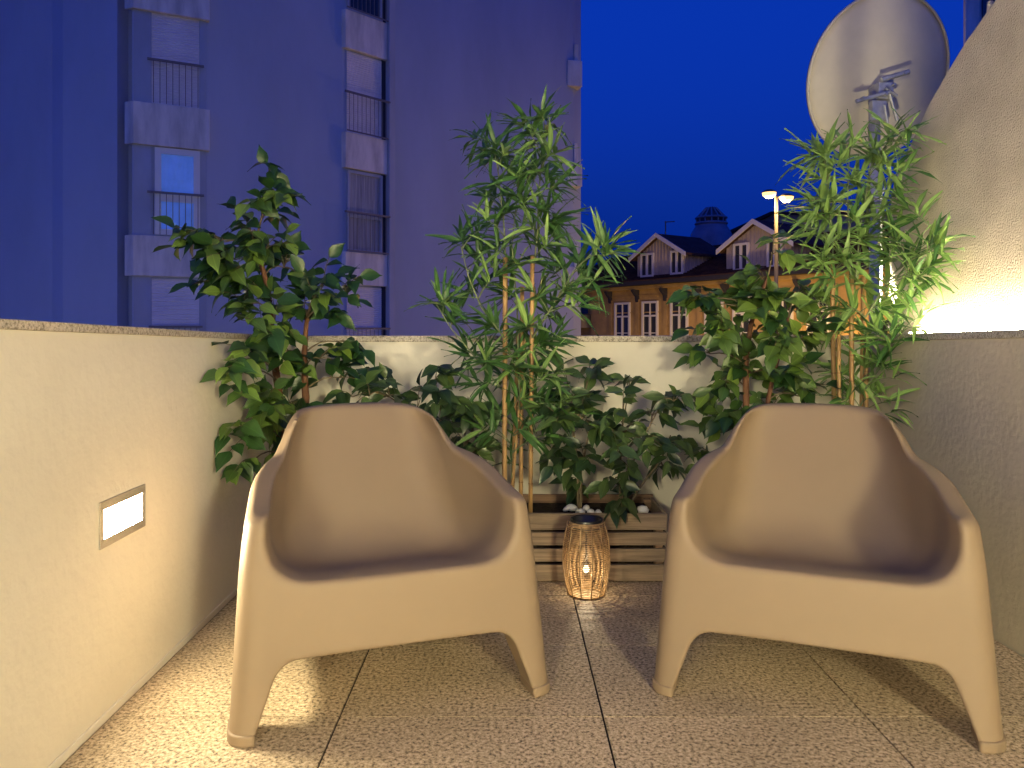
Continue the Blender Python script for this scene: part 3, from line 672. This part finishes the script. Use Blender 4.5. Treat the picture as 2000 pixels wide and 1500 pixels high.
m = MB(); m.add(v, [(i * 64 + k, i * 64 + (k + 1) % 64, (i + 1) * 64 + (k + 1) % 64, (i + 1) * 64 + k) for i in range(nrg - 1) for k in range(64)] + [tuple(range(63, -1, -1)), tuple((nrg - 1) * 64 + k for k in range(64))])
refl = m.build('reflector', M['dish'], sd_, True)
rimv = []; fs_ = []
for k in range(64):
    g = 2 * math.pi * k / 64; e = xx * math.cos(g) * 0.97 + zz * math.sin(g) * 1.04
    for (rr_, oo) in ((Rd, -0.022), (Rd + 0.014, -0.012), (Rd + 0.014, 0.012), (Rd, 0.016)): rimv.append(dc + e * rr_ + ax * oo)
for k in range(64):
    for q in range(4): fs_.append((k * 4 + q, ((k + 1) % 64) * 4 + q, ((k + 1) % 64) * 4 + (q + 1) % 4, k * 4 + (q + 1) % 4))
MB().add(rimv, fs_).build('rim', M['dish'], refl, True)
hubp = dc - ax * 0.13 + Vector((-0.06, 0, -0.22))
MB().tube([(pole_x, DY - 0.16, 0.0), (pole_x, DY - 0.16, hubp.z + 0.10)], 0.038, 14).build('pole', M['galv'], sd_, True)
bk = Fr((pole_x, DY - 0.20), (1, 0.1))
hz = hubp.z
def bar(a, b, r_, nm): MB().tube([bk(*a), bk(*b)], r_, 6).build(nm, M['galv'], sd_)
MB().box(-0.055, 0.055, -0.02, 0.03, hz - 0.12, hz + 0.02, bk).build('pole_clamp', M['galv'], sd_, bevel=0.004)
MB().box(-0.01, 0.10, -0.10, 0.035, hz + 0.03, hz + 0.15, bk).build('tilt_bracket', M['galv'], sd_, bevel=0.004)
bar((-0.19, 0.05, hz + 0.0), (0.05, 0.06, hz + 0.07), 0.015, 'clamp_bar')
bar((0.0, 0.05, hz + 0.16), (0.20, 0.06, hz + 0.22), 0.018, 'clamp_bar')
bar((0.06, 0.05, hz + 0.06), (0.13, 0.03, hz - 0.12), 0.011, 'tilt_rod')
bar((0.03, 0.05, hz + 0.10), (0.12, 0.04, hz + 0.05), 0.012, 'clamp_bar')
bar((0.02, 0.055, hz - 0.02), (0.06, 0.04, hz - 0.19), 0.009, 'tilt_rod')
for q in ((-0.15, 0.02), (0.16, 0.20), (0.02, 0.05), (0.08, 0.12)):
    MB().tube([bk(q[0], 0.05, hz + q[1]), bk(q[0], 0.085, hz + q[1])], 0.009, 6).build('bolt', M['galv'], sd_)
ra = MB().box(pole_x - 0.6, 4.5, 4.9, 7.0, -6.4, 0.0).build('neighbour_roof_terrace', M['stone']); tag(ra, 'low flat-roofed neighbouring block carrying the satellite dish', 'building')
cp = MB(); cx, cy = 1.705, 3.475
cp.tube([(cx, cy, 0.982), (cx, cy, 1.62), (cx + 0.02, cy, 1.66)], 0.005, 10)
o = cp.build('conduit_pipe', M['white'], None, True); tag(o, 'thin white conduit pipe at the end of the rough wall behind bamboo', 'pipe')

# ================================================================== BLUE APARTMENT BUILDING
f1 = Fr((-7.5, 16.97), (1, 0.5)); z1_ = lambda y: 1 + (VY - y) * 16.97 / F
f2 = Fr((-0.188 * 19.94, 19.94), (1, 1.05)); z2_ = lambda y: 1 + (VY - y) * 19.94 / F
def pt(fr, px, d=0.0): q = fr(fr.s_at(px, d), d, 0); return (q.x, q.y)
cl, cr_ = f1.s_at(258), f1.s_at(404); dl, dr_ = f2.s_at(668), f2.s_at(762)
A1, A2 = f1(cl, 0, 0), f1(cr_, 0, 0); B1, B2 = f2(dl, 0, 0), f2(dr_, 0, 0)
mid = Vector(((A2.x + B1.x) / 2 - 0.10, (A2.y + B1.y) / 2 - 0.12, 0))
m_c = 0.0872; fr3 = Fr((B2.x, B2.y), (1, 1.0)); C0 = fr3(fr3.s_at(1120), 0, 0)
q = lambda p: (p.x, p.y)
lf = A1 + Vector((-0.35, 0.05, 0))
plan = [(-30, 19.0), (lf.x - 1.55, lf.y + 0.22), (lf.x - 1.25, lf.y + 0.10), (lf.x, lf.y), (lf.x + 0.02, lf.y + 0.45), (A1.x, A1.y + 0.45), q(A1), q(A2), q(mid), q(B1), q(B2), q(f2(dr_, -0.0, 0)), q(C0), (C0.x + 0.3, C0.y + 0.5), (C0.x - 3, C0.y + 12), (-30, 34)]
plan = [p_ for i, p_ in enumerate(plan) if i == 0 or (Vector(p_) - Vector(plan[i - 1])).length > 1e-4]
bb = empty('apartment_building', (-6, 20, -6.4), 'tall bluish rendered apartment block with two columns of windows', 'building')
MB().prism(plan, -6.4, 24).build('wall', M['blue'], bb)
def slats(fr, s0, s1, z0, z1, d, nm, par, pitch=0.055):
    m = MB(); n = max(3, int((z1 - z0) / pitch)); 
    for k in range(n):
        a, b = z0 + (z1 - z0) * k / n, z0 + (z1 - z0) * (k + 1) / n
        m.add([fr(s0, d, a), fr(s1, d, a), fr(s1, d + 0.016, a + (b - a) * .35), fr(s0, d + 0.016, a + (b - a) * .35), fr(s1, d, b), fr(s0, d, b)], [(0, 1, 2, 3), (3, 2, 4, 5)])
    o = m.build(nm, M['shutter'], par); return o
def railing(fr, s0, s1, zt, zb, d, par, nb, two=False):
    r_ = MB(); r_.box(s0 - 0.06, s1 + 0.06, d, d + 0.05, zt - 0.045, zt, fr)
    ro = r_.build('railing', M['rail'], par)
    if two: MB().box(s0, s1, d + 0.01, d + 0.04, zb, zb + 0.03, fr).build('bottom_rail', M['rail'], ro)
    for k in range(nb):
        a = s0 + (s1 - s0) * (k + 0.5) / nb
        MB().tube([fr(a, d + 0.025, zb), fr(a, d + 0.025, zt - 0.02)], 0.008, 5).build('bar', M['rail'], ro)
    return ro
def spandrel(fr, s0, s1, z0, z1, par, chamfer):
    m = MB(); pl_ = [(s0 - chamfer, -0.06), (s0, 0.13), (s1, 0.13), (s1, -0.06)]
    v = [fr(a, d, z) for z in (z0, z1) for a, d in pl_]
    m.add(v, [(3, 2, 1, 0), (4, 5, 6, 7), (0, 1, 5, 4), (1, 2, 6, 5), (2, 3, 7, 6), (3, 0, 4, 7)])
    return m.build('spandrel_panel', M['concrete'], par, bevel=0.01)
def frame_window(fr, s0, s1, z0, z1, par, fm, gm, mull=None, d=0.02, w=0.07, curtain=True):
    m = MB(); m.box(s0, s1, d, d + 0.06, z0, z0 + w, fr); m.box(s0, s1, d, d + 0.06, z1 - w, z1, fr)
    m.box(s0, s0 + w, d, d + 0.06, z0 + w, z1 - w, fr); m.box(s1 - w, s1, d, d + 0.06, z0 + w, z1 - w, fr)
    if mull: m.box(s0 + w, s1 - w, d, d + 0.055, mull - w * .6, mull + w * .6, fr)
    o = m.build('window', fm, par)
    bands_ = [(z0 + w, z1 - w)] if not mull else [(z0 + w, mull - w * .6), (mull + w * .6, z1 - w)]
    for za, zb in bands_:
        if curtain:
            n = 22; cv = []; fs2 = []
            for k in range(n + 1):
                a = s0 + w + (s1 - s0 - 2 * w) * k / n; dd = d + 0.012 + 0.008 * math.sin(k * 1.9)
                cv += [fr(a, dd, za), fr(a, dd, zb)]
            for k in range(n): fs2.append((2 * k, 2 * k + 2, 2 * k + 3, 2 * k + 1))
            MB().add(cv, fs2).build('curtain', gm, o, True)
        MB().box(s0 + w, s1 - w, d + 0.002, d + 0.004, za, zb, fr).build('pane', M['glass'], o)
    return o
# first column
s = f1.s_at
for k, (ya, yb) in enumerate(((-300, -220), (-52, 31), (208, 289), (463, 541))):
    spandrel(f1, cl + 0.02, cr_ + 0.05, z1_(yb), z1_(ya), bb, 0.17)
wl, wr = s(296), s(389)
for ya, yb in ((-220, -52), (31, 208), (289, 463), (541, 660)):
    MB().box(cl + 0.03, wl - 0.005, 0.0, 0.045, z1_(yb) + 0.002, z1_(ya) - 0.002, f1).build('pier', M['pier'], bb)
    MB().box(wr + 0.005, cr_ - 0.02, 0.0, 0.035, z1_(yb) + 0.002, z1_(ya) - 0.002, f1).build('pier', M['pier'], bb)
slats(f1, wl, wr, z1_(207), z1_(22), 0.015, 'roller_shutter', bb); railing(f1, wl - 0.03, wr + 0.03, z1_(122), z1_(207), 0.10, bb, 8)
slats(f1, wl, wr, z1_(-55), z1_(-215), 0.015, 'roller_shutter', bb)
frame_window(f1, s(302), s(390), z1_(460), z1_(291), bb, M['white'], M['bluewin'], z1_(388), w=0.13)
railing(f1, wl - 0.03, wr + 0.03, z1_(377), z1_(460), 0.10, bb, 8)
slats(f1, wl, wr, z1_(640), z1_(545), 0.015, 'roller_shutter', bb); railing(f1, wl, wr, z1_(636), z1_(700), 0.10, bb, 8)
slats(f1, wl, wr, z1_(720), z1_(642), 0.012, 'roller_shutter', bb)
# second column
s = f2.s_at
for ya, yb in ((-190, -120), (34, 107), (267, 335), (495, 558)):
    spandrel(f2, dl + 0.02, s(751), z2_(yb), z2_(ya), bb, 0.05)
MB().box(s(752), s(763), 0.0, 0.20, -6.3, 23.9, f2).build('pier', M['pier'], bb)
wl, wr = s(676), s(744)
for ya, yb in ((-120, 34), (107, 267), (335, 495), (558, 660)):
    MB().box(wr + 0.004, s(752) - 0.003, 0.0, 0.03, z2_(yb) + .002, z2_(ya) - .002, f2).build('pier', M['dark'], bb)  # near-black strip: shade of the recessed slot painted in, not a pier
slats(f2, wl, wr, z2_(266), z2_(109), 0.015, 'roller_shutter', bb); railing(f2, dl + 0.03, s(750), z2_(190), z2_(266), 0.16, bb, 10, True)
frame_window(f2, wl, wr, z2_(494), z2_(338), bb, M['pier'], M['curtain'], z2_(425), w=0.07); railing(f2, dl + 0.03, s(750), z2_(418), z2_(494), 0.16, bb, 10, True)
slats(f2, wl, wr, z2_(660), z2_(561), 0.015, 'roller_shutter', bb); railing(f2, dl + 0.03, s(750), z2_(640), z2_(700), 0.16, bb, 10, True)
frame_window(f2, wl, wr, z2_(32), z2_(-118), bb, M['pier'], M['curtain'], z2_(-40), w=0.07, curtain=False); railing(f2, dl + 0.03, s(750), z2_(-40), z2_(32), 0.16, bb, 10, True)
# little balconies at the far corner
zc3 = lambda y: 1 + (VY - y) * C0.y / F
for ya, yb, yt in ((122, 172, 87), (322, 366, 280), (522, 566, 478), (-78, -28, -113)):
    fc = Fr((C0.x, C0.y), (1, 0.25))
    pb = MB().box(-0.28, 0.24, -0.3, 0.22, zc3(yb), zc3(ya), fc).build('corner_balcony', M['concrete'], bb, bevel=0.02)
    MB().box(0.02, 0.16, -0.2, 0.05, zc3(ya), zc3(yt), fc).build('corner_post', M['concrete'], pb)

# ================================================================== OLD HOUSE WITH DORMERS
fh = Fr((4.65, 38.5), (0.5623, -0.827))
zq = lambda px, py, d=0.0: 1 + (VY - py) * (fh.P + fh.n * d + fh.t * fh.s_at(px, d)).y / F
oh = empty('old_house', (8, 35, -6.4), 'old ochre house with brown tiled roof and boarded gable dormers', 'building')
eave = zq(1340, 547); S0, S1 = -0.6, 21.0
MB().box(S0, S1, -9, 0, -6.4, eave - 0.3, fh).build('wall', M['facade'], oh)
MB().box(S0 - 0.2, S1, -9.2, 0.28, eave - 0.3, eave - 0.12, fh).build('cornice', M['facade'], oh, bevel=0.02)
MB().box(S0 - 0.3, S1, -0.2, 0.62, eave - 0.118, eave + 0.06, fh).build('gutter', M['dark'], oh)
ridge = eave + 1.9
rf = MB(); rf.extrude([fh(S0 - 2.5, 0.6, eave + 0.06), fh(S0 - 2.5, -3.6, ridge), fh(S0 - 2.5, -9.2, eave + 0.06)], fh.t * (S1 - S0 + 2.5))
rfo = rf.build('roof', M['roof'], oh)
rowm = MB()
for k in range(26):
    t = k / 26; d = 0.6 - 4.2 * t; z = eave + 0.06 + (ridge - eave - 0.06) * t
    rowm.box(S0 - 2.5, S1, d - 0.05, d + 0.03, z, z + 0.05, fh)
tag(rowm.build('tile_courses', M['roof'], rfo), kind='stuff')
# facade windows, pilasters, brackets
for px, w_ in ((1217, 30), (1271, 31), (1328, 34), (1396, 36), (1451, 36), (1530, 40), (1600, 44)):
    a0, a1 = fh.s_at(px - w_ / 2), fh.s_at(px + w_ / 2); zt = zq(px, 591 - (px - 1217) * 0.052); zb = zt - 2.25
    wn = MB(); w = 0.10
    wn.box(a0, a1, 0.0, 0.09, zt - w, zt, fh); wn.box(a0, a0 + w, 0, 0.09, zb, zt - w, fh); wn.box(a1 - w, a1, 0, 0.09, zb, zt - w, fh); wn.box(a0 + w, a1 - w, 0, 0.08, zb, zb + w, fh)
    wo = wn.build('window', M['white'], oh)
    cm = (a0 + a1) / 2
    MB().box(a0 + w, a1 - w, 0.02, 0.07, zt - 0.72, zt - 0.64, fh).box(cm - 0.05, cm + 0.05, 0.021, 0.075, zb + w, zt - 0.72, fh).box(cm - 0.03, cm + 0.03, 0.021, 0.06, zt - 0.64, zt - w, fh).box(a0 + w, cm - .05, .022, .05, zb + 0.75, zb + 0.79, fh).box(cm + .05, a1 - w, .022, .05, zb + 0.75, zb + 0.79, fh).build('mullion', M['white'], wo)
    MB().box(a0 + w, a1 - w, 0.005, 0.015, zb + w, zt - w, fh).build('pane', M['glass'], wo)
    for e in (-0.32, 1.0):
        c_ = a0 + e if e < 0 else a1 + 0.24
        if e < 0 or px > 1600:
            MB().box(c_ - 0.12, c_ + 0.12, 0.0, 0.06, -6.3, eave - 0.75, fh).build('pilaster', M['facade'], oh, bevel=0.01)
            prf = [(0.0, eave - 0.95), (0.10, eave - 0.85), (0.14, eave - 0.62), (0.34, eave - 0.42), (0.40, eave - 0.302), (0.0, eave - 0.302)]
            MB().extrude([fh(c_ - 0.09, d, z) for d, z in prf], fh.t * 0.18).build('eave_bracket', M['dark'], oh)
for zz_ in (0.55, 1.35):
    MB().box(S0, S1, 0.0, 0.03, eave - zz_ - 0.05, eave - zz_, fh).build('string_course', M['facade'], oh)
MB().box(S0, S1, 0.0, 0.10, zq(1300, 655) - 0.1, zq(1300, 655) - 0.04, fh).build('balcony_rail', M['rail'], oh)
def dormer(pa, pb, pap, y_base, y_eave, y_ap, wins, d):
    a0, a1 = fh.s_at(pa, d), fh.s_at(pb, d); ac = (a0 + a1) / 2
    zb_, ze, za = zq((pa + pb) / 2, y_base, d), zq((pa + pb) / 2, y_eave, d), zq(pap, y_ap, d)
    body = MB().extrude([fh(a0, d, zb_ - 0.3), fh(a1, d, zb_ - 0.3), fh(a1, d, ze), fh(ac, d, za - 0.12), fh(a0, d, ze)], fh.n * -2.6).build('dormer', M['siding'], oh)
    n = 15
    for k in range(n + 1):
        a = a0 + (a1 - a0) * k / n; zt = ze + (za - 0.15 - ze) * (1 - abs(a - ac) / ((a1 - a0) / 2)) - 0.03
        MB().box(a - 0.03, a + 0.03, d, d + 0.03, zb_ - 0.25, zt, fh).build('batten', M['siding'], body)
    for k in range(9):
        b = d - 0.15 - k * 0.25
        MB().box(a1, a1 + 0.025, b - 0.03, b + 0.03, zb_ - 0.2, ze - 0.03, fh).build('batten', M['siding'], body)
    for sgn, ae in ((-1, a0), (1, a1)):
        ex = ae + sgn * 0.32; k = (za - ze) / (ac - a0); zx = ze - k * 0.32
        MB().extrude([fh(ac, d + 0.30, za), fh(ex, d + 0.30, zx), fh(ex, d + 0.30, zx - 0.10), fh(ac, d + 0.30, za - 0.10)], fh.n * -2.9).build('dormer_roof', M['roof'], body)
        MB().extrude([fh(ac, d + 0.35, za + 0.03), fh(ex, d + 0.35, zx + 0.03), fh(ex, d + 0.35, zx - 0.17), fh(ac, d + 0.35, za - 0.17)], fh.n * -0.045).build('barge_board', M['white'], body)
    for (p0, p1, yt, yb) in wins:
        b0, b1 = fh.s_at(p0, d), fh.s_at(p1, d); zt, zb2 = zq((p0 + p1) / 2, yt, d), zq((p0 + p1) / 2, yb, d); w = 0.09; cm = (b0 + b1) / 2
        wo = MB().box(b0, b1, d, d + .09, zt - w, zt, fh).box(b0, b1, d, d + .09, zb2, zb2 + w, fh).box(b0, b0 + w, d, d + .09, zb2 + w, zt - w, fh).box(b1 - w, b1, d, d + .09, zb2 + w, zt - w, fh).box(cm - .06, cm + .06, d, d + .085, zb2 + w, zt - w, fh).build('window', M['white'], body)
        MB().box(b0 + w, b1 - w, d + 0.035, d + 0.042, zb2 + w, zt - w, fh).build('pane', M['glass'], wo)
dormer(1247, 1338, 1290, 541, 492, 457, [(1253, 1278, 495, 541), (1311, 1336, 489, 536)], 0.1)
dormer(1421, 1545, 1478, 532, 473, 430, [(1434, 1464, 475, 529), (1500, 1530, 467, 522)], 0.1)
# annex at the left end
an = empty('house_annex', (4.4, 39.2, -6.4), 'low pale annex with a dark opening at the end of the ochre house', 'building')
MB().box(-4.5, S0 - 0.35, -6, -0.4, -6.4, zq(1150, 566), fh).build('wall', M['facade'], an)
MB().box(-4.2, S0 - 0.5, -0.4, 0.25, zq(1150, 640), zq(1150, 615), fh).build('parapet', M['stone'], an)
MB().box(-3.4, S0 - 0.7, -0.4, -0.37, zq(1150, 612), zq(1150, 575), fh).build('opening', M['glass'], an)
MB().box(-4.6, S0 - 0.3, -6.1, 0.1, zq(1150, 566), zq(1150, 562), fh).build('roof', M['zinc'], an)
# glazed cupola behind
cu = empty('roof_cupola', at(1389, 480, 46), 'bluish round cupola with pointed glazed top behind the dormers', 'tower')
k46 = 46 / F; cc = at(1389, 480, 46); cc.z = 0; zz46 = lambda y: 1 + (VY - y) * k46
MB().lathe([(46 * k46, -3), (44 * k46, zz46(476)), (38 * k46, zz46(455)), (29 * k46, zz46(440)), (29 * k46, zz46(437)), (0, zz46(437))], cc, 28).build('drum', M['zinc'], cu, True)
lan2 = MB().lathe([(27 * k46, zz46(437)), (28 * k46, zz46(426)), (0.3, zz46(407)), (0.25, zz46(405)), (0, zz46(405))], cc, 14).build('glazing', M['glass'], cu)
for k in range(14):
    g = 2 * math.pi * k / 14; e = Vector((math.cos(g), math.sin(g), 0))
    MB().tube([cc + e * 27.4 * k46 + Vector((0, 0, zz46(437))), cc + e * 28.4 * k46 + Vector((0, 0, zz46(426))), cc + e * 0.3 + Vector((0, 0, zz46(406)))], 0.05, 5).build('glazing_bar', M['zinc'], lan2)
rg = MB(); ring(rg, (cc.x, cc.y, zz46(426)), 29 * k46, 0.07, 28); ring(rg, (cc.x, cc.y, zz46(437)), 29.5 * k46, 0.08, 28); rg.build('cornice_ring', M['zinc'], cu, True)
# antenna
an_ = empty('roof_antenna', at(1300, 470, 42), 'thin aerial mast on the tiled roof between dormer and tower block', 'antenna')
b = at(1300, 520, 42); t_ = at(1300, 432, 42)
MB().tube([b, t_], 0.035, 5).build('mast', M['rail'], an_); MB().tube([t_ + Vector((-0.05, 0, -0.05)), t_ + Vector((0.5, 0, -0.02))], 0.03, 5).build('crossbar', M['rail'], an_)
an_['label'] = 'thin aerial mast rising above the roof beside the first dormer'
# stone house to the right, behind
nb = empty('stone_house', (22, 44, -6.4), 'plain greyish house top rising behind the second dormer and bamboo', 'building')
k44 = 44 / F; x0, x1 = at(1510, 400, 44).x, at(1800, 400, 44).x
MB().box(x0, x1, 44, 54, -6.4, 1 + (VY - 420) * k44).build('wall', M['stone'], nb)
MB().box(x0 - 0.2, x1, 43.8, 54, 1 + (VY - 420) * k44, 1 + (VY - 414) * k44).build('coping', M['roof'], nb)
# sliver of a building at the upper right
tb = empty('corner_building', (12.5, 20, -6.4), 'sliver of grey building above the rough wall, top right', 'building')
x0 = at(1886, 0, 20).x
MB().prism([(x0, 20), (x0 + 6, 20), (x0 + 9, 28), (x0 * 1.42, 28)], -6.4, 16).build('wall', M['pier'], tb)
for k in range(2):
    MB().box(x0 + 0.42, x0 + 1.5, 19.96, 20.0, 8.3 - k * 3, 10.4 - k * 3).build('window', M['glass'], tb)
MB().box(x0 - 0.06, x0 + 0.30, 19.9, 19.999, -6.3, 15.9).build('corner_pilaster', M['concrete'], tb)

# ================================================================== STREET LAMPS
def street_lamp(px, py, Y, label, heads=((-0.22, 0.06), (0.28, -0.06)), e=110, lc=(1.0, 0.62, 0.22)):
    tp = at(px, py, Y)
    t = empty('street_lamp', (tp.x, tp.y, -6.4), label, 'street lamp', 'street lamps on the road below')
    MB().tube([(tp.x, tp.y, -6.4), (tp.x, tp.y, -2), (tp.x, tp.y, tp.z)], [0.10, 0.08, 0.045], 12).build('pole', M['lamppole'], t, True)
    for dx, dz in heads:
        s_ = 1 if dx > 0 else -1
        c = Vector((tp.x + dx, tp.y - 0.05, tp.z + 0.03 + dz))
        MB().tube([(tp.x, tp.y, tp.z - 0.02), (c.x - s_ * 0.1, c.y, c.z + 0.05)], 0.03, 6).build('arm', M['lamppole'], t)
        hd = MB().lathe([(0.0, 0.13), (0.11, 0.11), (0.20, 0.05), (0.21, 0.03), (0.0, 0.03)], c, 14).build('lamp_head', M['lamppole'], t, True)
        MB().lathe([(0.0, 0.028), (0.195, 0.028), (0.18, -0.05), (0.10, -0.12), (0.0, -0.14)], c, 14).build('bulb_cover', M['sodium'], hd, True)
        ld = bpy.data.lights.new('sodium_light', 'POINT'); ld.energy = e; ld.color = lc; ld.shadow_soft_size = 0.12
        lo_ = bpy.data.objects.new('sodium_light', ld); COL.objects.link(lo_); lo_.parent = t; lo_.location = (c.x - tp.x, c.y - tp.y, c.z - 0.22 + 6.4)
    return t
def low_lamp(x, y, z, label, e, lc=(1.0, 0.60, 0.19)):
    street_lamp(VX + x * F / y, VY - (z - 1) * F / y, y, label, ((0.35, 0.0),), e, lc)
low_lamp(9.5, 25.5, -0.3, 'street lamp down in the street before the ochre house', 1300)
low_lamp(4.5, 31.0, -0.3, 'street lamp down in the street before the annex', 260)
low_lamp(-3.0, 10.0, -0.9, 'street lamp down in the street before the blue block', 80, (1.0, 0.84, 0.66))
low_lamp(-9.5, 10.5, -0.9, 'street lamp down in the street at the blue block corner', 95, (1.0, 0.84, 0.66))
street_lamp(1516, 385, 22, 'tall street lamp with two glowing orange heads beside the old house')

S.render.resolution_x = 1024; S.render.resolution_y = 768
